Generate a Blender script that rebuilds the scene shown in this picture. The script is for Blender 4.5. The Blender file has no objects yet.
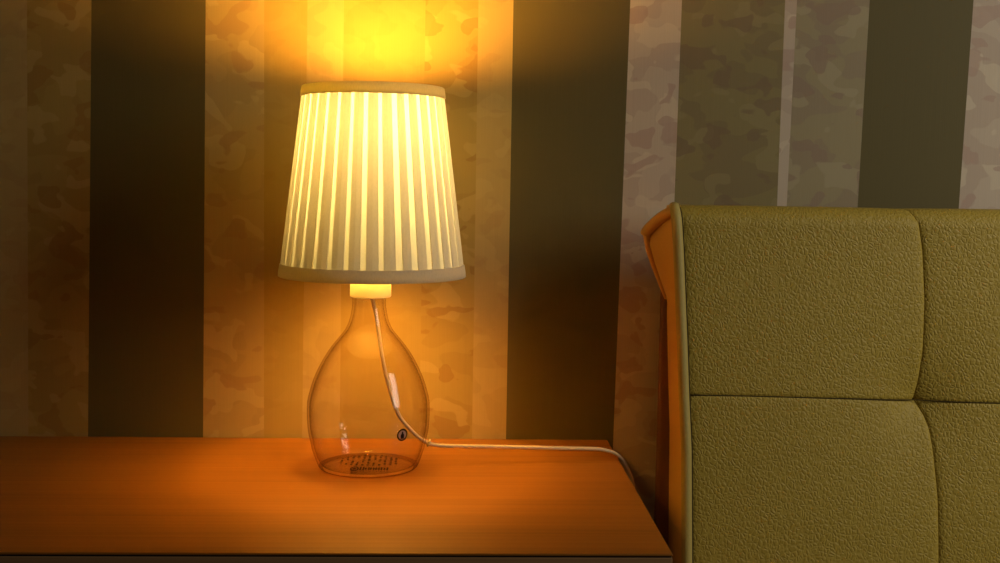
import bpy, math, random
from mathutils import Matrix, Vector
PI = math.pi
sc = bpy.context.scene
COL = sc.collection
random.seed(7)

# ------------------------------------------------------------------ helpers
class MB:
    def __init__(s): s.v = []; s.f = []; s.m = []; s.uv = {}
    def vert(s, p): s.v.append(tuple(p)); return len(s.v) - 1
    def face(s, idx, mi=0): s.f.append(tuple(idx)); s.m.append(mi)
    def box(s, x0, x1, y0, y1, z0, z1, mi=0):
        b = len(s.v)
        for x in (x0, x1):
            for y in (y0, y1):
                for z in (z0, z1): s.v.append((x, y, z))
        for q in ((0,1,3,2),(4,6,7,5),(0,4,5,1),(2,3,7,6),(0,2,6,4),(1,5,7,3)):
            s.face([b + i for i in q], mi)
    def lathe(s, prof, seg=96, cx=0, cy=0, closed=False, mi=0, caps=(False, False)):
        b = len(s.v); n = len(prof)
        for r, z in prof:
            for k in range(seg):
                a = 2 * PI * k / seg
                s.v.append((cx + r * math.cos(a), cy + r * math.sin(a), z))
        for i in range(n if closed else n - 1):
            j = (i + 1) % n
            for k in range(seg):
                k2 = (k + 1) % seg
                s.face((b + i*seg + k, b + i*seg + k2, b + j*seg + k2, b + j*seg + k), mi)
        if caps[0]: s.face([b + k for k in range(seg)][::-1], mi)
        if caps[1]: s.face([b + (n-1)*seg + k for k in range(seg)], mi)
    def tube(s, pts, rad, seg=14, mi=0, flat=None):
        pts = [Vector(p) for p in pts]; n = len(pts); b = len(s.v)
        rad = rad if isinstance(rad, (list, tuple)) else [rad] * n
        up = Vector((0.13, 0.31, 0.94)).normalized()
        side = None
        for i, p in enumerate(pts):
            t = (pts[min(i+1, n-1)] - pts[max(i-1, 0)]).normalized()
            if side is None: side = t.cross(up).normalized()
            side = (side - t * side.dot(t)).normalized()
            u2 = side.cross(t).normalized()
            for k in range(seg):
                a = 2 * PI * k / seg
                s.v.append(tuple(p + rad[i] * (math.cos(a) * side + math.sin(a) * u2)))
        for i in range(n - 1):
            for k in range(seg):
                k2 = (k + 1) % seg
                s.face((b + i*seg + k, b + i*seg + k2, b + (i+1)*seg + k2, b + (i+1)*seg + k), mi)
        s.face([b + k for k in range(seg)][::-1], mi)
        s.face([b + (n-1)*seg + k for k in range(seg)], mi)
    def grid(s, fn, us, vs, mi=0, flip=False):
        b = len(s.v); nu = len(us)
        for v in vs:
            for u in us: s.v.append(tuple(fn(u, v)))
        for j in range(len(vs) - 1):
            for i in range(nu - 1):
                q = (b + j*nu + i, b + j*nu + i + 1, b + (j+1)*nu + i + 1, b + (j+1)*nu + i)
                s.face(q[::-1] if flip else q, mi)
    def build(s, name, mats, parent=None, smooth=True, loc=None):
        me = bpy.data.meshes.new(name)
        me.from_pydata(s.v, [], s.f)
        for m in (mats if isinstance(mats, (list, tuple)) else [mats]): me.materials.append(m)
        me.polygons.foreach_set('material_index', s.m)
        me.polygons.foreach_set('use_smooth', [smooth] * len(s.f))
        me.update()
        o = bpy.data.objects.new(name, me); COL.objects.link(o)
        if parent: o.parent = parent
        if loc: o.location = loc
        return o

def bevel(o, w, seg=3):
    m = o.modifiers.new('bevel', 'BEVEL'); m.width = w; m.segments = seg; m.limit_method = 'ANGLE'
    m.angle_limit = math.radians(40); m.harden_normals = False
    return o

def sharp(o, deg=35):
    import bmesh
    bm = bmesh.new(); bm.from_mesh(o.data)
    for e in bm.edges:
        if len(e.link_faces) == 2 and e.calc_face_angle(0) > math.radians(deg): e.smooth = False
    bm.to_mesh(o.data); bm.free(); return o

def thing(name, label, cat, loc):
    o = bpy.data.objects.new(name, None); COL.objects.link(o)
    o.location = loc; o.empty_display_size = .05
    o['label'] = label; o['category'] = cat
    return o

def spline(pts, n=12):
    P = [Vector(p) for p in pts]; out = []
    Q = [2*P[0] - P[1]] + P + [2*P[-1] - P[-2]]
    for i in range(1, len(Q) - 2):
        p0, p1, p2, p3 = Q[i-1:i+3]
        for k in range(n):
            t = k / n
            out.append(.5*((2*p1) + (p2-p0)*t + (2*p0-5*p1+4*p2-p3)*t*t + (3*p1-p0-3*p2+p3)*t**3))
    out.append(P[-1]); return out

def lerp_tab(tab, x):
    if x <= tab[0][0]:
        (a, b), (c, d) = tab[0], tab[1]
    elif x >= tab[-1][0]:
        (a, b), (c, d) = tab[-2], tab[-1]
    else:
        for i in range(len(tab) - 1):
            if tab[i][0] <= x <= tab[i+1][0]:
                (a, b), (c, d) = tab[i], tab[i+1]; break
    return b + (d - b) * (x - a) / (c - a)

# ------------------------------------------------------------------ materials
def new_mat(name):
    m = bpy.data.materials.new(name); m.use_nodes = True
    nt = m.node_tree; nt.nodes.clear()
    out = nt.nodes.new('ShaderNodeOutputMaterial')
    return m, nt, out
def N(nt, t, **kw):
    n = nt.nodes.new(t)
    for k, v in kw.items():
        if k in n.inputs: n.inputs[k].default_value = v
        else: setattr(n, k, v)
    return n
def L(nt, a, b): nt.links.new(a, b)
def c4(c): return (c[0], c[1], c[2], 1)
def mixc(nt, fac, a, b):
    m = nt.nodes.new('ShaderNodeMix'); m.data_type = 'RGBA'
    for sock, val in ((m.inputs[0], fac), (m.inputs[6], a), (m.inputs[7], b)):
        if hasattr(val, 'is_output'): L(nt, val, sock)
        else: sock.default_value = val if not isinstance(val, tuple) else c4(val)
    return m.outputs[2]
def ramp(nt, src, a, b):
    r = nt.nodes.new('ShaderNodeMapRange'); r.clamp = True
    r.inputs[1].default_value = a; r.inputs[2].default_value = b
    L(nt, src, r.inputs[0]); return r.outputs[0]
def mapping(nt, scale=(1,1,1), loc=(0,0,0)):
    tc = nt.nodes.new('ShaderNodeTexCoord'); mp = nt.nodes.new('ShaderNodeMapping')
    mp.inputs['Scale'].default_value = scale; mp.inputs['Location'].default_value = loc
    L(nt, tc.outputs['Object'], mp.inputs[0]); return mp.outputs[0]
def mul(nt, a, k):
    m = N(nt, 'ShaderNodeMath', operation='MULTIPLY'); L(nt, a, m.inputs[0]); m.inputs[1].default_value = k
    return m.outputs[0]

def plain(name, col, rough=.5, spec=.5, bump=0, bscale=400):
    m, nt, out = new_mat(name)
    p = N(nt, 'ShaderNodeBsdfPrincipled', Roughness=rough)
    p.inputs['Base Color'].default_value = c4(col)
    p.inputs['Specular IOR Level'].default_value = spec
    if bump:
        n = N(nt, 'ShaderNodeTexNoise', Scale=bscale); L(nt, mapping(nt), n.inputs['Vector'])
        b = N(nt, 'ShaderNodeBump', Strength=bump, Distance=.001); L(nt, n.outputs['Fac'], b.inputs['Height'])
        L(nt, b.outputs[0], p.inputs['Normal'])
    L(nt, p.outputs[0], out.inputs[0]); return m

def wallpaper(name, base, light, red, grey, amt=1.0, lo=(0,0,0)):
    """matt paper printed with blotches cut off at the stripe edges"""
    m, nt, out = new_mat(name)
    p = N(nt, 'ShaderNodeBsdfPrincipled', Roughness=.62)
    p.inputs['Specular IOR Level'].default_value = .25
    col = base
    if amt > 0:
        def blob(loc, sc_, a, b, det=1.8):
            n = N(nt, 'ShaderNodeTexNoise', Scale=1.0, Detail=det, Roughness=.45, Distortion=.35)
            L(nt, mapping(nt, (sc_[0], 1, sc_[1]), loc), n.inputs['Vector']); return ramp(nt, n.outputs['Fac'], a, b)
        g = blob((3.1+lo[0], .3, 1.7), (18, 26), .52, .535)
        col = mixc(nt, mul(nt, g, .75*amt), base, grey)
        l = blob((9.7+lo[0], 2.1, 4.4), (20, 29), .56, .575)
        col = mixc(nt, mul(nt, l, .8*amt), col, light)
        r = blob((5.9+lo[0], 7.2, 8.8), (22, 33), .59, .605)
        col = mixc(nt, mul(nt, r, .75*amt), col, red)
    w = N(nt, 'ShaderNodeTexNoise', Scale=1.0, Detail=3)
    L(nt, mapping(nt, (900, 1, 6)), w.inputs['Vector'])
    dk = N(nt, 'ShaderNodeMix', data_type='RGBA', blend_type='MULTIPLY'); dk.inputs[0].default_value = .35
    if isinstance(col, tuple): dk.inputs[6].default_value = c4(col)
    else: L(nt, col, dk.inputs[6])
    cr = mixc(nt, w.outputs['Fac'], (.75,.75,.75), (1.2,1.2,1.2)); L(nt, cr, dk.inputs[7])
    L(nt, dk.outputs[2], p.inputs['Base Color'])
    b = N(nt, 'ShaderNodeBump', Strength=.12, Distance=.0006); L(nt, w.outputs['Fac'], b.inputs['Height'])
    L(nt, b.outputs[0], p.inputs['Normal'])
    L(nt, p.outputs[0], out.inputs[0]); return m

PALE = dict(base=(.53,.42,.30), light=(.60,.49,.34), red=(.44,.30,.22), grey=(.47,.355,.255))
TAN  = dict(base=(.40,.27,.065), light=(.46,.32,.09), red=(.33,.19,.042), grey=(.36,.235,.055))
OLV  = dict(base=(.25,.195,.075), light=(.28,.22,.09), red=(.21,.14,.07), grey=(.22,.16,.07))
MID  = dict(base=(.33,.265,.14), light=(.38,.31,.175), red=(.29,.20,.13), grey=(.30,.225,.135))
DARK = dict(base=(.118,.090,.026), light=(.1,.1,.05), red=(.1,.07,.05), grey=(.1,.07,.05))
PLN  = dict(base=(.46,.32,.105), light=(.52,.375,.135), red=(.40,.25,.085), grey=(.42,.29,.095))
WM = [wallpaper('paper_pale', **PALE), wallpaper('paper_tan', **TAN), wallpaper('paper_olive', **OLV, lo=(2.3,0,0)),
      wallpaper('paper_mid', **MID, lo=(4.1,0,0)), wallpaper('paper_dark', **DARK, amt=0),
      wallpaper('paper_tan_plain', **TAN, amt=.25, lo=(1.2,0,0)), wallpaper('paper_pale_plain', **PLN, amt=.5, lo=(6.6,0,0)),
      wallpaper('paper_pale_quiet', **PALE, amt=.4, lo=(5.6,0,0)), wallpaper('paper_sand', **PLN, lo=(8.6,0,0))]

def wood(name, a, b, rough=.45, spec=.3):
    m, nt, out = new_mat(name)
    p = N(nt, 'ShaderNodeBsdfPrincipled', Roughness=rough)
    p.inputs['Specular IOR Level'].default_value = spec
    n1 = N(nt, 'ShaderNodeTexNoise', Scale=1.0, Detail=5, Roughness=.65, Distortion=.3)
    L(nt, mapping(nt, (2.2, 210, 210)), n1.inputs['Vector'])
    n2 = N(nt, 'ShaderNodeTexNoise', Scale=1.0, Detail=3, Roughness=.5)
    L(nt, mapping(nt, (1.1, 38, 38), (4, 2, 1)), n2.inputs['Vector'])
    f = N(nt, 'ShaderNodeMath', operation='ADD')
    L(nt, mul(nt, n1.outputs['Fac'], .6), f.inputs[0]); L(nt, mul(nt, n2.outputs['Fac'], .4), f.inputs[1])
    L(nt, mixc(nt, ramp(nt, f.outputs[0], .33, .67), a, b), p.inputs['Base Color'])
    bp = N(nt, 'ShaderNodeBump', Strength=.12, Distance=.0004); L(nt, n1.outputs['Fac'], bp.inputs['Height'])
    L(nt, bp.outputs[0], p.inputs['Normal'])
    L(nt, p.outputs[0], out.inputs[0]); return m
M_TOP = wood('nightstand_veneer', (.245,.088,.008), (.375,.140,.013))
M_BODY = wood('nightstand_carcass', (.30,.165,.07), (.40,.22,.095), .6, .1)
M_GAP = plain('shadow_gap_black', (.012,.008,.006), .7)

def leather(name, col, col2, rough=.55, pebble=1.0, scale=1.0):
    m, nt, out = new_mat(name)
    p = N(nt, 'ShaderNodeBsdfPrincipled', Roughness=rough)
    p.inputs['Specular IOR Level'].default_value = .35
    mp = mapping(nt, (225*scale, 225*scale, 185*scale))
    wn = N(nt, 'ShaderNodeTexNoise', Scale=.55, Detail=2); L(nt, mp, wn.inputs['Vector'])
    add = N(nt, 'ShaderNodeVectorMath', operation='MULTIPLY_ADD')
    L(nt, wn.outputs['Color'], add.inputs[0]); add.inputs[1].default_value = (1.2,1.2,1.2); L(nt, mp, add.inputs[2])
    v = N(nt, 'ShaderNodeTexVoronoi', feature='DISTANCE_TO_EDGE', Scale=1.0); L(nt, add.outputs[0], v.inputs['Vector'])
    vein = ramp(nt, v.outputs['Distance'], .22, .0)
    n2 = N(nt, 'ShaderNodeTexNoise', Scale=1.2, Detail=3); L(nt, mp, n2.inputs['Vector'])
    n3 = N(nt, 'ShaderNodeTexNoise', Scale=.30, Detail=1); L(nt, mp, n3.inputs['Vector'])
    vm = N(nt, 'ShaderNodeMath', operation='MULTIPLY'); L(nt, vein, vm.inputs[0]); L(nt, ramp(nt, n3.outputs['Fac'], .2, .6), vm.inputs[1])
    s = N(nt, 'ShaderNodeMath', operation='ADD'); L(nt, ramp(nt, v.outputs['Distance'], .0, .26), s.inputs[0]); L(nt, mul(nt, n2.outputs['Fac'], .35), s.inputs[1])
    L(nt, mixc(nt, mul(nt, vm.outputs[0], .55), col2, col), p.inputs['Base Color'])
    b = N(nt, 'ShaderNodeBump', Strength=.5*pebble, Distance=.0010); L(nt, s.outputs[0], b.inputs['Height'])
    L(nt, b.outputs[0], p.inputs['Normal'])
    L(nt, p.outputs[0], out.inputs[0]); return m
M_LEATHER = leather('olive_leather', (.50,.36,.055), (.40,.275,.034))
M_PIPING = leather('pale_piping_leather', (.52,.39,.10), (.47,.35,.09), pebble=.25)
M_SIDE = leather('smooth_lamplit_leather', (.72,.42,.10), (.70,.40,.095), rough=.5, pebble=.12)  # smooth leather, lamp glow on the side put into its colour
M_BACKING = plain('headboard_backing', (.22,.09,.05), .8, .2, .3, 300)
M_THREAD = plain('dark_seam_thread', (.06,.04,.012), .8, .1)

def fabric(name, diff, trans, weave=.25):
    m, nt, out = new_mat(name)
    n = N(nt, 'ShaderNodeTexNoise', Scale=1.0, Detail=2); L(nt, mapping(nt, (900, 900, 260)), n.inputs['Vector'])
    d = N(nt, 'ShaderNodeBsdfDiffuse'); t = N(nt, 'ShaderNodeBsdfTranslucent')
    k0 = 1 - weave
    L(nt, mixc(nt, n.outputs['Fac'], tuple(c*k0 for c in diff), tuple(c*(2-k0) for c in diff)), d.inputs[0])
    L(nt, mixc(nt, n.outputs['Fac'], tuple(c*k0 for c in trans), tuple(c*(2-k0) for c in trans)), t.inputs[0])
    a = N(nt, 'ShaderNodeAddShader'); L(nt, d.outputs[0], a.inputs[0]); L(nt, t.outputs[0], a.inputs[1])
    L(nt, a.outputs[0], out.inputs[0]); return m
M_PLEAT = fabric('shade_pleat_fabric', (.60,.55,.44), (.028,.034,.047), .08)
M_SLIT = fabric('shade_single_layer', (.60,.55,.45), (.072,.10,.18), .08)
M_TRIM = fabric('shade_trim_fabric', (.55,.48,.36), (.13,.132,.10), .12)
M_TRIM_TOP = fabric('shade_upper_trim_fabric', (.50,.40,.24), (.12,.12,.07), .12)
M_CAP = fabric('white_plastic_collar', (.80,.76,.66), (.30,.32,.34), 0)
M_SOCKET = plain('white_socket_plastic', (.75,.72,.66), .4)
M_CORD = plain('white_cord', (.70,.55,.30), .42)
M_WIRE = plain('shade_wire', (.6,.6,.58), .35)
M_BRASS = plain('screw_metal', (.6,.55,.45), .3)

def lit(name, k):
    m, nt, out = new_mat(name)
    e = N(nt, 'ShaderNodeEmission', Strength=k); e.inputs[0].default_value = (1.0, .485, .068, 1)
    L(nt, e.outputs[0], out.inputs[0]); return m
M_BULB = lit('lit_bulb', 285.0); M_BULB_NECK = lit('lit_bulb_neck', 122.0)

m, nt, out = new_mat('clear_bottle_glass')
lw = N(nt, 'ShaderNodeLayerWeight', Blend=.5)
pw = N(nt, 'ShaderNodeMath', operation='POWER'); L(nt, lw.outputs['Facing'], pw.inputs[0]); pw.inputs[1].default_value = 4.0
tint = mixc(nt, pw.outputs[0], (.985,.972,.945), (.54,.40,.25))
tr = N(nt, 'ShaderNodeBsdfTransparent'); L(nt, tint, tr.inputs[0])
gl = N(nt, 'ShaderNodeBsdfGlossy', Roughness=.015); gl.inputs[0].default_value = (.95,.95,.95,1)
rf = N(nt, 'ShaderNodeMath', operation='MULTIPLY_ADD'); L(nt, pw.outputs[0], rf.inputs[0]); rf.inputs[1].default_value = .30; rf.inputs[2].default_value = .02
mx = N(nt, 'ShaderNodeMixShader'); L(nt, rf.outputs[0], mx.inputs[0]); L(nt, tr.outputs[0], mx.inputs[1]); L(nt, gl.outputs[0], mx.inputs[2])
L(nt, mx.outputs[0], out.inputs[0]); M_GLASS = m
M_GLASS_FOOT = m.copy(); M_GLASS_FOOT.name = 'thick_glass_foot'   # the foot ring is thick glass and passes less light
for n_ in M_GLASS_FOOT.node_tree.nodes:
    if n_.type == 'MIX': n_.inputs[6].default_value = (.60, .44, .29, 1); n_.inputs[7].default_value = (.22, .13, .06, 1)
M_INK = plain('dark_print_ink', (.03,.012,.005), .8, .05)
M_STICK = plain('sticker_mauve', (.42,.27,.2), .6)

# ------------------------------------------------------------------ the setting
# stripe edges of the wallpaper: x at z = .5, x at z = 1.03, paper to the right of it
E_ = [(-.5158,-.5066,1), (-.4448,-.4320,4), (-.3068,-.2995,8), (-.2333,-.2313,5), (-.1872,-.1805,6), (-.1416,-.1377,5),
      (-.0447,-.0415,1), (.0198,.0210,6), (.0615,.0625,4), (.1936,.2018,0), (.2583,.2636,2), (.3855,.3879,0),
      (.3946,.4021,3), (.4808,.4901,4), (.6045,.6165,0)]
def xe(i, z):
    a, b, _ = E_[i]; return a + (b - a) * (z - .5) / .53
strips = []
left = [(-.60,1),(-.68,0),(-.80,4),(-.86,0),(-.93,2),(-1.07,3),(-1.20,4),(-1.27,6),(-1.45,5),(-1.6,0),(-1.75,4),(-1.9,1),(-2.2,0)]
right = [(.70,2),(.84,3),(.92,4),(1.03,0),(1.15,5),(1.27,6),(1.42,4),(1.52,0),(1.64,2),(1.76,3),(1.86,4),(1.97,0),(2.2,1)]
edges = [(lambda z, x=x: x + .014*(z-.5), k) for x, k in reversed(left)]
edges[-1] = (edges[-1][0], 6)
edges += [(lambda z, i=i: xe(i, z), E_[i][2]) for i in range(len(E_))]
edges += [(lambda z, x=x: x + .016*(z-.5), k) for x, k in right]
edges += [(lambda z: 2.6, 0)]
w = MB()
zs = [0, .3, .5, .8, 1.03, 1.5, 2.4]
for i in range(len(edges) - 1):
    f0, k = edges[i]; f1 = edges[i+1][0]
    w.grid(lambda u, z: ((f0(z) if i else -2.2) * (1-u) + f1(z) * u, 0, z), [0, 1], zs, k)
w.box(-2.2, 2.6, .0005, .08, 0, 2.4, 0)
o = w.build('wall_back', WM, smooth=False); o['kind'] = 'structure'
m, nt, out = new_mat('carpet_floor')
p = N(nt, 'ShaderNodeBsdfPrincipled', Roughness=.9)
n = N(nt, 'ShaderNodeTexNoise', Scale=300); L(nt, mapping(nt), n.inputs['Vector'])
L(nt, mixc(nt, n.outputs['Fac'], (.10,.07,.05), (.17,.125,.09)), p.inputs['Base Color']); L(nt, p.outputs[0], out.inputs[0])
w = MB(); w.box(-2.2, 2.6, -3.2, .08, -.08, 0)
o = w.build('floor', m, smooth=False); o['kind'] = 'structure'
w = MB(); w.box(-2.2, 2.6, -.014, -.0005, 0, .07)
o = bevel(w.build('baseboard_back', plain('baseboard_paint', (.35,.25,.16), .5), smooth=False), .003); o['kind'] = 'structure'

# ------------------------------------------------------------------ nightstand
NX0, NX1, NY0, NY1, NZ = -.62, .1858, -.4375, -.0030, .5
t = thing('nightstand', 'orange-brown wooden nightstand under the lit lamp, left of the headboard', 'nightstand', (-.217, -.237, 0))
def R(x0, x1, y0, y1, z0, z1):
    b = MB(); b.box(x0+.217, x1+.217, y0+.237, y1+.237, z0, z1); return b
bevel(R(NX0, NX1, NY0, NY1, NZ-.0022, NZ).build('top_panel', M_TOP, t, False), .0008, 2)
R(NX0+.001, NX1-.001, NY0+.0016, NY1, NZ-.0036, NZ-.0022).build('shadow_groove', M_GAP, t, False)
bevel(R(NX0, NX1, NY0+.0005, NY1, NZ-.028, NZ-.0036).build('edge_board', M_BODY, t, False), .0008, 2)
for x0 in (NX0+.004, NX1-.022):
    bevel(R(x0, x0+.018, NY0+.022, NY1-.015, .06, NZ-.028).build('side_panel', M_BODY, t, False), .001)
R(NX0+.022, NX1-.022, NY1-.030, NY1-.018, .06, NZ-.028).build('back_panel', M_BODY, t, False)
bevel(R(NX0+.022, NX1-.022, NY0+.03, NY1-.030, .06, .078).build('bottom_panel', M_BODY, t, False), .001)
bevel(R(NX0+.03, NX1-.03, NY0+.06, NY1-.045, 0, .06).build('plinth', M_BODY, t, False), .001)
M_HANDLE = plain('drawer_handle_steel', (.45,.42,.38), .3)
for z0, z1 in ((.082, .272), (.278, .466)):
    d = bevel(R(NX0+.006, NX1-.006, NY0+.003, NY0+.021, z0, z1).build('drawer', M_BODY, t, False), .0015)
    h = MB(); yy = NY0 + .237; zc = z1 - .05
    h.tube(spline([(-.06, yy+.004, zc), (-.06, yy-.02, zc), (-.05, yy-.026, zc), (.05, yy-.026, zc), (.06, yy-.02, zc), (.06, yy+.004, zc)], 6), .004)
    h.build('handle', M_HANDLE, d)

# ------------------------------------------------------------------ table lamp
LX, LY = -.0955, -.1438
lamp = thing('table_lamp', 'lit table lamp with clear glass bottle base and cream pleated shade on the nightstand', 'table lamp', (LX, LY, NZ + .0004))
outer = [(.0, .0012), (.030, .0012), (.044, .0004), (.0500, .0), (.0530, .0014), (.0556, .0055), (.0588, .0145), (.0613, .0220), (.0630, .0300), (.0653, .0410),
         (.0663, .0523), (.0666, .0630), (.0660, .0744), (.0628, .0876), (.0590, .0990), (.0543, .1097), (.0480, .1215), (.0414, .1317),
         (.0325, .1430), (.0255, .1520), (.0212, .1620), (.0190, .1720), (.0181, .1800), (.0180, .1960)]
osm = [(p.x, p.y) for p in spline([(r, z, 0) for r, z in outer], 5)]
inner = []
for i, (r, z) in enumerate(osm):
    if z > .008: inner.append((max(r - .0026, .001), z))
inner = [(.0008, .0036), (.030, .0034), (.046, .0032), (.0505, .0040), (.0535, .0085)] + [q for q in inner if q[1] > .0110]
b = MB(); b.lathe([(.0004, .0012)] + osm[1:] + [(.0172, .1968)] + inner[::-1], 128)
for i, f in enumerate(b.f):
    c = [sum(b.v[k][a] for k in f)/len(f) for a in range(3)]
    if c[2] < .0034 and   .0492 < math.hypot(c[0], c[1]) < .0540: b.m[i] = 1
bottle = b.build('glass_bottle', [M_GLASS, M_GLASS_FOOT], lamp)
def rb(z): return lerp_tab([(zz, r) for r, zz in outer[3:]], z)

# round printed mark on the lower right of the bottle
mk = MB()
A0 = math.radians(-90 + 36.5)
def onb(u, v, off=.0005):
    z = .0475 + v; r = rb(z) + off
    a = A0 + u / r; return (r*math.cos(a), r*math.sin(a), z)
def disc(r0, r1, mi, off, seg=40):
    base = len(mk.v)
    for k in range(seg):
        a = 2*PI*k/seg
        mk.v.append(onb(r0*math.cos(a), r0*math.sin(a), off)); mk.v.append(onb(r1*math.cos(a), r1*math.sin(a), off))
    for k in range(seg):
        i, j = base + 2*k, base + 2*((k+1) % seg); mk.face((i, i+1, j+1, j), mi)
disc(.0049, .0066, 0, .0005); disc(.0042, .0046, 1, .0005); disc(.0002, .0042, 1, .0004)
bo = [(-.0017,-.0036), (.0017,-.0036), (.0019,-.001), (.0016,.0004), (.0008,.0013), (.0007,.0031), (-.0007,.0031), (-.0008,.0013), (-.0016,.0004), (-.0019,-.001)]
i0 = len(mk.v)
for u, v in bo: mk.v.append(onb(1.15*u, 1.15*v, .0008))
mk.face(range(i0, i0 + len(bo)), 0)
o = mk.build('bottle_mark', [M_INK, M_STICK], bottle, False); o['label'] = 'small round dark printed mark with a bottle outline'

# fine illegible print on the base of the bottle
pr = MB(); rnd = random.Random(3)
def dash(x, y, w, h):
    i = len(pr.v)
    for dx, dy in ((-w,-h),(w,-h),(w,h),(-w,h)): pr.v.append((x+dx, y+dy, .0042))
    pr.face((i, i+1, i+2, i+3))
for c in range(11):
    x = -.030 + c * .0060
    hy = math.sqrt(max(.034**2 - x*x, 0))
    y = -hy*.45 + .006
    while y < hy*.95 + .006:
        ln = rnd.uniform(.0028, .0062)
        if rnd.random() < .86: dash(x + rnd.uniform(-.0004,.0004), y, rnd.uniform(.0009,.0015), ln*.5)
        y += ln + rnd.uniform(.0018, .0030)
for k in range(24):
    a, a2 = 2*PI*k/24, 2*PI*(k+1)/24
    for (ri, ro) in ((.0032, .0048), (.0001, .0019)):
        i = len(pr.v)
        for r_, a_ in ((ri, a), (ro, a), (ro, a2), (ri, a2)): pr.v.append((-.013 + r_*math.cos(a_), -.0265 + 2.0*r_*math.sin(a_), .0042))
        pr.face((i, i+1, i+2, i+3))
x = -.0065
while x < .023:
    wd = rnd.uniform(.0005, .0011); dash(x, -.0255, .0009, rnd.uniform(.004, .0075))
    if rnd.random() < .6: dash(x + .0008, -.0255 + rnd.choice((-.003, 0, .003)), .0009, .0007)
    x += rnd.uniform(.0020, .0032)
o = pr.build('base_print', M_INK, bottle, False); o['label'] = 'faint dark lines of print on the bottle base'

# collar, socket, bulb
CX = .0016
b = MB(); b.lathe([(.0172,.1875),(.0212,.1872),(.0222,.1882),(.0222,.2035),(.0215,.2052),(.0120,.2060),(.0120,.1990),(.0172,.1990)], 72, CX, 0, True)
sharp(b.build('bottle_collar', M_CAP, lamp), 50)
SX = .0036
b = MB(); b.lathe([(.0115,.2055),(.0165,.2075),(.0170,.2350),(.0190,.2360),(.0190,.2400),(.0170,.2410),(.0165,.2640),(.0135,.2650)], 48, SX, 0, False, 0, (True, True))
sock = sharp(b.build('bulb_socket', M_SOCKET, lamp), 50)
b = MB(); b.lathe([(.0125,.2650),(.0130,.2680),(.0122,.2700),(.0130,.2720),(.0122,.2740),(.0130,.2760),(.0125,.2780)], 32, SX, 0, False, 0, (False, True))
BZ = .36
bulb_prof = [(0.0125, 0.278), (0.0135, 0.308), (0.0165, 0.323), (0.0215, 0.338), (0.0262, 0.351), (0.0288, 0.363), (0.0295, 0.371), (0.0285, 0.382), (0.0245, 0.3915), (0.017, 0.3982), (0.008, 0.4012), (0.0004, 0.4018)]
ib = next(i for i, q in enumerate(bulb_prof) if q[1] > .345)
bb = MB(); bb.lathe(bulb_prof[ib:], 24, SX, 0)
bu = bb.build('light_bulb', M_BULB, lamp)
bn = MB(); bn.lathe(bulb_prof[:ib+1], 32, SX, 0); bn.build('bulb_neck', M_BULB_NECK, bu)
b.build('bulb_screw', M_BRASS, bu)

# shade: pleats are folded (double) fabric, slits between them one layer
ZB, ZT, RB, RT = .2225, .4020, .0966, .0742
def rs(z): return RB + (RT - RB) * (z - ZB) / (ZT - ZB)
NP = 34; ph0 = math.radians(-90 - 1.3 + 0)
sh = MB(); zz = [ZB + (ZT - ZB) * i / 14 for i in range(15)]
prof_u = [(-.15, 0, 1), (.15, 0, 0), (.155, .0011, 0), (.5, .0016, 0), (.845, .0011, 0)]   # fraction of the pitch, outward, slit?
rnd = random.Random(11)
wob = [rnd.uniform(-.06, .06) for _ in range(NP)]; wid = [rnd.uniform(-.035, .04) for _ in range(NP)]
cols = []
for k in range(NP):
    w_ = .155 + wid[k]; c = wob[k]
    c2 = 1 + wob[(k+1) % NP] - (.155 + wid[(k+1) % NP])
    cols += [(k + c - w_, 0, 1), (k + c + w_, 0, 0), (k + c + w_ + .02, .0010, 0), (k + (c + w_ + c2)*.5, .0016, 0), (k + c2 - .02, .0010, 0)]
for z in zz:
    for u, d, _ in cols:
        a = ph0 + 2*PI*u/NP; r = rs(z) + d
        sh.v.append((SX + r*math.cos(a), r*math.sin(a), z))
nc = len(cols)
for j in range(len(zz) - 1):
    for i in range(nc):
        i2 = (i + 1) % nc
        sh.face((j*nc + i, j*nc + i2, (j+1)*nc + i2, (j+1)*nc + i), cols[i][2])
shade = sh.build('lamp_shade', [M_PLEAT, M_SLIT], lamp, False)
def band(name, z0, z1, lbl, mt):
    q = MB(); a0, a1 = rs(z0) + .0022, rs(z1) + .0022
    q.lathe([(a0-.0004, z0), (a0+.0004, z0+.0006), ((a0+a1)/2+.0006, (z0+z1)/2), (a1+.0004, z1-.0006), (a1-.0004, z1), (a1-.0028, z1-.0002), (a0-.0028, z0+.0002)], 136, SX, 0, True)
    o = sharp(q.build(name, mt, shade), 60); o['label'] = lbl
band('trim_band', .2098, .2232, 'plain flat fabric band around the lower rim', M_TRIM); band('trim_band', .4005, .4118, 'plain flat fabric band around the upper rim', M_TRIM_TOP)
for rr, z in ((rs(.2115)-.001, .2115), (rs(.410)-.001, .410)):
    wf = MB(); wf.tube([(SX + rr*math.cos(2*PI*k/72), rr*math.sin(2*PI*k/72), z) for k in range(73)], .0009, 8)
    wf.build('wire_ring', M_WIRE, shade)
for k in range(3):
    a = 2*PI*k/3 + .5; c_, s_ = math.cos(a), math.sin(a)
    wf = MB(); wf.tube([(SX + .0188*c_, .0188*s_, .238), (SX + .05*c_, .05*s_, .2375), (SX + (rs(.2115)-.001)*c_, (rs(.2115)-.001)*s_, .2115)], .0009, 8)
    wf.build('wire_spoke', M_WIRE, shade)

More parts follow.
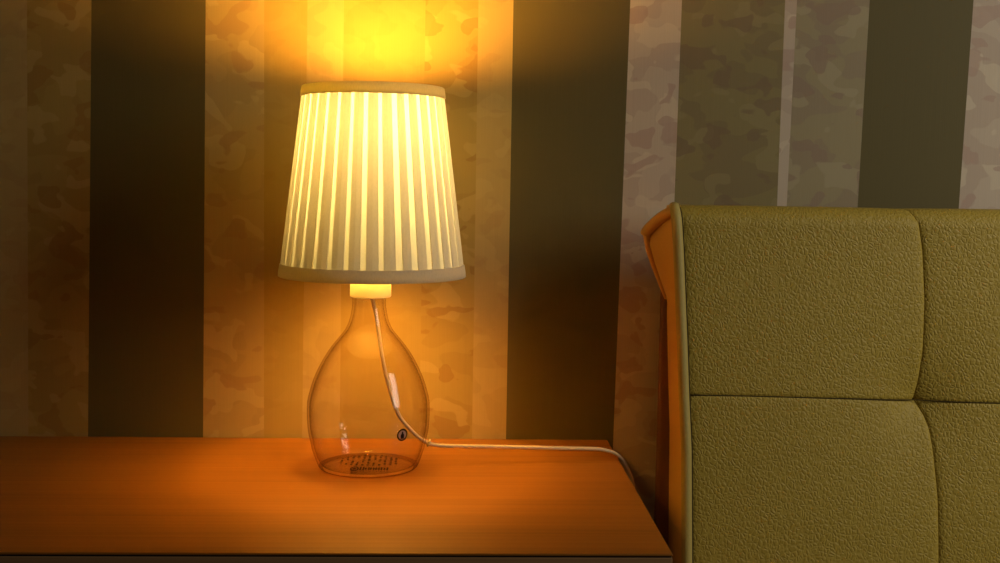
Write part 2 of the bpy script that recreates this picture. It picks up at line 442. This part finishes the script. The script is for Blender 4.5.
# cord: down inside the bottle, out of a hole low on its right, over the nightstand edge
cp = [(-.0935,-.1438,.700), (-.0925,-.1436,.689), (-.0900,-.1434,.675), (-.0869,-.143,.6624), (-.0824,-.1425,.6296), (-.0746,-.141,.5911), (-.0635,-.138,.558), (-.0502,-.135,.5400),
      (-.0400,-.133,.5298), (-.0330,-.132,.5255), (-.0241,-.1308,.5219), (-.0064,-.1286,.5201), (.0495,-.1217,.5178), (.1177,-.1135,.5148), (.1579,-.1086,.5130),
      (.1718,-.1070,.5107), (.1830,-.1046,.5060), (.1930,-.1024,.4955), (.2000,-.1008,.4805), (.2036,-.1,.4684), (.2060,-.098,.44), (.205,-.09,.36), (.195,-.06,.26), (.19,-.035,.18)]
cp = [(x - LX, y - LY, z - NZ) for x, y, z in cp]
b = MB(); b.tube(spline(cp, 8), .0021, 12); b.build('power_cord', M_CORD, lamp)
g = MB(); gc = Vector((-.0300 - LX, -.1316 - LY, .0243)); gd = Vector((.9, .1, -.35)).normalized()
s1 = gd.cross(Vector((0,0,1))).normalized(); s2 = s1.cross(gd)
g.tube([gc + .0036*(math.cos(2*PI*k/20)*s1 + math.sin(2*PI*k/20)*s2) for k in range(21)], .0013, 8)
o = g.build('cord_hole_glint', plain('glint_yellow', (.6,.5,.2), .25), lamp)  # yellow ring added as a painted glint where the cord leaves the glass

# ------------------------------------------------------------------ headboard
hb = thing('headboard', 'olive leather tufted headboard with pale piping standing against the wall', 'headboard', (1.03, -.08, 0))
HO = Vector((1.03, -.08, 0))
XR = 1.84; ZTOP = .7905
def yf(z): return -.125 - .0875*(.79 - z)
def xl(z): return lerp_tab([(.0,.272), (.40,.2612), (.522,.2592), (.5825,.2558), (.632,.2536), (.7417,.2479), (.78,.2452), (.80,.2442)], z) - .004
V1 = [(.0,.55), (.30,.538), (.3987,.5359), (.4684,.534), (.5237,.5289), (.545,.5256), (.5591,.5206), (.5690,.5150), (.5756,.5112), (.5830,.5116), (.5956,.5134), (.6343,.5163), (.6896,.5163), (.7449,.5128), (.7759,.5080), (.7924,.5022), (.83,.498), (.95,.498)]
def seam_x(k, z):
    if k == 0: return xl(min(z, .80))
    if k == 4: return XR
    off = (.005, .485, .965)[k-1]
    return lerp_tab(V1, z) + off
def hz(x):  # the horizontal seam sinks a little towards the tuft
    return lerp_tab([(.25,.5822), (.3242,.5814), (.38,.5802), (.4473,.5785), (.5103,.5757), (.56,.5754), (.605,.5752), (2.,.575)], x)
RT_ = .024   # roll-over radius at the top
def path(s):
    """s = height along the front, carried over the rounded top to the wall: (y, z, normal y, normal z)"""
    zf = ZTOP - RT_
    if s <= zf: return yf(s), s, -1, 0
    q = (s - zf) / RT_
    if q <= PI/2:
        cy = yf(zf) + RT_
        return cy - RT_*math.cos(q), zf + RT_*math.sin(q), -math.cos(q), math.sin(q)
    return yf(zf) + RT_ + (q - PI/2)*RT_, ZTOP, 0, 1
S_END = ZTOP - RT_ + RT_*PI/2 + (.053 - RT_)
def cluster(n, p=2.2):
    out = []
    for i in range(n + 1):
        t_ = 2*i/n - 1
        out.append(.5 + .5*(math.copysign(1 - (1-abs(t_))**p, t_)))
    return out
# depth profile of a pad as a function of the distance to its seams
def pad_depth(x, s, dl, dr, db, dt, kl, kr, kb, kt, tufts):
    d = 0
    for a, k in ((dl, kl), (dr, kr), (db, kb), (dt, kt)):
        if k == 'seam':   d -= .0020*math.exp(-a/.0024) + .0038*math.exp(-(a/.045))
        elif k == 'hseam': d -= .0016*math.exp(-a/.0016) + .0010*math.exp(-(a/.03))
        elif k == 'edge': d -= .0045*math.exp(-a/.004) + .002*math.exp(-a/.02)
    for tx, ts in tufts:
        r_ = math.hypot(x - tx, (s - ts))
        d -= .017*math.exp(-r_/.045)
    return d
rows = [(-1, 0), (0, 1), (1, 2)]
def row_s(r, x):
    return (.004, .295, hz(x), S_END)[r]
tufts = [(seam_x(k, .5756), .5756) for k in (1, 2, 3)] + [(seam_x(k, .295), .295) for k in (1, 2, 3)]
for r in range(3):
    for c in range(4):
        vis = (r >= 1 and c <= 1)
        nu = 64 if vis else 26; nv = 64 if vis else 26
        def P(u, v):
            # iterate once for x so that the seams stay on their curves
            s0 = row_s(r, .4 + .4*c)*(1-v) + row_s(r+1, .4 + .4*c)*v
            x = seam_x(c, s0)*(1-u) + seam_x(c+1, s0)*u
            s = row_s(r, x)*(1-v) + row_s(r+1, x)*v
            if r == 2: s = row_s(r, x)*(1-v) + S_END*v
            x = seam_x(c, s)*(1-u) + seam_x(c+1, s)*u
            dl, dr = x - seam_x(c, s), seam_x(c+1, s) - x
            db, dt = s - row_s(r, x), row_s(r+1, x) - s
            d = pad_depth(x, s, dl, dr, db, dt, 'edge' if c == 0 else 'seam', 'edge' if c == 3 else 'seam',
                          'hseam' if r else 'none', 'hseam' if r < 2 else 'none', tufts)
            y, z, ny, nz = path(s)
            if s > ZTOP - RT_: d *= max(.25, 1 - (s - (ZTOP - RT_))/.06)
            return (x - HO.x, y + ny*d - HO.y, z + nz*d)
        vs = cluster(nv)
        if r == 2: # extra rows round the top edge
            vs = sorted(set([.0] + [v for v in vs] + [(ZTOP - RT_ - .575 + k*.004)/(S_END - .575) for k in range(12)]))
        q = MB(); q.grid(P, cluster(nu), vs)
        q.build('tufted_pad', M_LEATHER, hb)

# dark inner core closing the headboard behind the pads
core = MB()
n = 40
for i in range(n + 1):
    s = .006 + (S_END - .012)*i/n
    y, z, ny, nz = path(s)
    d = -.032
    for x in (xl(min(z,.80)) + .006, XR - .006): core.v.append((x - HO.x, min(y + ny*d, -.006) - HO.y, z + nz*d))
nb = len(core.v)
for i in range(n): core.face((2*i, 2*i+1, 2*i+3, 2*i+2))
core.v += [(xl(.1)+.006 - HO.x, -.006 - HO.y, .006), (XR - .006 - HO.x, -.006 - HO.y, .006)]
core.face((nb, nb+1, 1, 0)); core.face((2*n, 2*n+1, nb+1, nb))
core.face([2*i for i in range(n+1)] + [nb]); core.face(([2*i+1 for i in range(n+1)] + [nb+1])[::-1])
core.build('core', M_BACKING, hb, False)
# seams: thin dark stitched lines lying in the grooves
def pad_surface(x, s, d): 
    y, z, ny, nz = path(s); return (x - HO.x, y + ny*d - HO.y, z + nz*d)
def seam_d(x, s):
    d = -.0046
    for tx, ts in tufts: d -= .017*math.exp(-math.hypot(x - tx, s - ts)/.045)
    return d
q = MB(); q.tube([pad_surface(x, hz(x), seam_d(x, hz(x)) + .0022) for x in [.257 + (XR - .26)*i/160 for i in range(161)]], .0007, 8)
q.build('seam', M_THREAD, hb)
for k in (1, 2, 3):
    q = MB(); ss = [.02 + (.79 - .02)*i/150 for i in range(151)]
    q.tube([pad_surface(seam_x(k, s), s, seam_d(seam_x(k, s), s) - .0040) for s in ss], .0010, 8); q.build('seam', M_THREAD, hb)

# side panels (left one seen), outline follows the front path and the wall
def side(xf, sgn, flare, name):
    q = MB()
    S = [.004 + (S_END - .03)*i/90 for i in range(91)]
    T = [i/16 for i in range(17)]
    def P(t_, s):
        y, z, ny, nz = path(s)
        yb = lerp_tab([(0,-.030),(.66,-.030),(.79,-.072),(.9,-.072)], z)
        y = min(y, yb)
        yy = y*(1-t_) + yb*t_
        x = xf(z) + .003*t_
        b_ = math.sin(PI*min(max(t_, 0), 1))*.004
        f_ = 0
        if flare:   # the loose corner leans out towards the wall side near the top
            hgt = max(0, 1 - abs(z - .748)/(.070 if z < .748 else .045))
            f_ = .030*hgt*t_**1.2
        return (x - sgn*(b_ + f_) - HO.x + sgn*.0, yy - HO.y, z - (.0005 if z > .78 else 0))
    q.grid(P, T, S, 0, sgn > 0)
    return q.build(name, M_SIDE, hb)
side(lambda z: xl(min(z,.80)) - .001, 1, True, 'side_panel')
side(lambda z: XR + .001, -1, False, 'side_panel')

# folded leather corner at the top left: a fat roll over the top and a thin flap down the rear
q = MB()
A = [(.2420,-.1235,.7850), (.2388,-.118,.7842), (.2340,-.108,.7811), (.2275,-.095,.7750), (.2212,-.080,.7664), (.2169,-.072,.7597), (.2160,-.070,.7560)]
q.tube([tuple(Vector(p) - HO) for p in spline(A, 8)], [.0030 + .0034*min(1, i/14) for i in range(8*6+1)], 16)
o = q.build('corner_fold', M_SIDE, hb)
q = MB()
B = [(.2169,-.071,.7590), (.2175,-.069,.7527), (.2211,-.064,.7374), (.2272,-.058,.7220), (.2345,-.052,.7052), (.2407,-.046,.6918), (.2470,-.040,.6790)]
q.tube([tuple(Vector(p) - HO) for p in spline(B, 8)], [.0044 - .0024*i/48 for i in range(49)], 14)
q.build('corner_fold', M_SIDE, hb)
q = MB(); q.tube([pad_surface(xl(min(path(s)[1], .80)) + .0052, s, .0005) for s in [.02 + (S_END - .06)*i/120 for i in range(121)]], .0009, 8)
q.build('seam', M_THREAD, hb)
# piping down the left (and right) front edge
for xf, sg in ((lambda z: xl(min(z,.80)) - .0012, 1), (lambda z: XR - .001, -1)):
    q = MB(); S = [.01 + (ZTOP - RT_ + RT_*1.2 - .01)*i/120 for i in range(121)]
    pts = []
    for s in S:
        y, z, ny, nz = path(s); pts.append((xf(z) - HO.x, y + ny*.0005 - HO.y, z + nz*.0005))
    q.tube(pts, .0058, 14)
    q.build('piping', M_PIPING, hb)
# backing board against the wall
q = MB(); q.box(.2435 - HO.x, XR - HO.x, -.029 - HO.y, -.016 - HO.y, .004, .690)
bevel(q.build('back_board', M_BACKING, hb, False), .004)
for x in (.36, 1.70):
    q = MB(); q.box(x - .03 - HO.x, x + .03 - HO.x, -.12 - HO.y, -.05 - HO.y, 0, .02)
    bevel(q.build('foot', M_BACKING, hb, False), .003)

# ------------------------------------------------------------------ ambient fill light
def area(name, loc, target, sx, sy, power, col):
    l = bpy.data.lights.new(name, 'AREA'); l.shape = 'RECTANGLE'; l.size = sx; l.size_y = sy
    l.energy = power; l.color = col
    o = bpy.data.objects.new(name, l); COL.objects.link(o); o.location = loc
    o.rotation_euler = (Vector(target) - Vector(loc)).to_track_quat('-Z', 'Y').to_euler()
    return o
area('side_fill_light', (1.75, -1.15, 1.45), (.95, -.1, .8), .5, 1.2, 6.6, (1.0, .94, .82)).data.spread = math.radians(105)  # unseen area light, added as soft ambient fill from the right
wd = bpy.data.worlds.new('World'); sc.world = wd; wd.use_nodes = True
bg = wd.node_tree.nodes['Background']; bg.inputs[0].default_value = (1, .8, .6, 1); bg.inputs[1].default_value = .02

# ------------------------------------------------------------------ camera
cam = bpy.data.cameras.new('camera'); co = bpy.data.objects.new('camera', cam); COL.objects.link(co)
cam.sensor_width = 36; cam.lens = 36*1.150; cam.clip_start = .02
Mx = Matrix.Rotation(-.037, 4, 'Z') @ Matrix.Rotation(PI/2 - math.radians(4.97), 4, 'X') @ Matrix.Rotation(.0145, 4, 'Z')
Mx.translation = Vector((0, -1.387, .814))
co.matrix_world = Mx
sc.camera = co
vs_ = sc.view_settings
vs_.view_transform = 'Standard'; vs_.look = 'None'; vs_.exposure = 0; vs_.gamma = 1; vs_.use_curve_mapping = False
sc.cycles.max_bounces = 12; sc.cycles.transparent_max_bounces = 16; sc.cycles.diffuse_bounces = 5
sc.cycles.sample_clamp_indirect = 8
sc.cycles.use_denoising = True
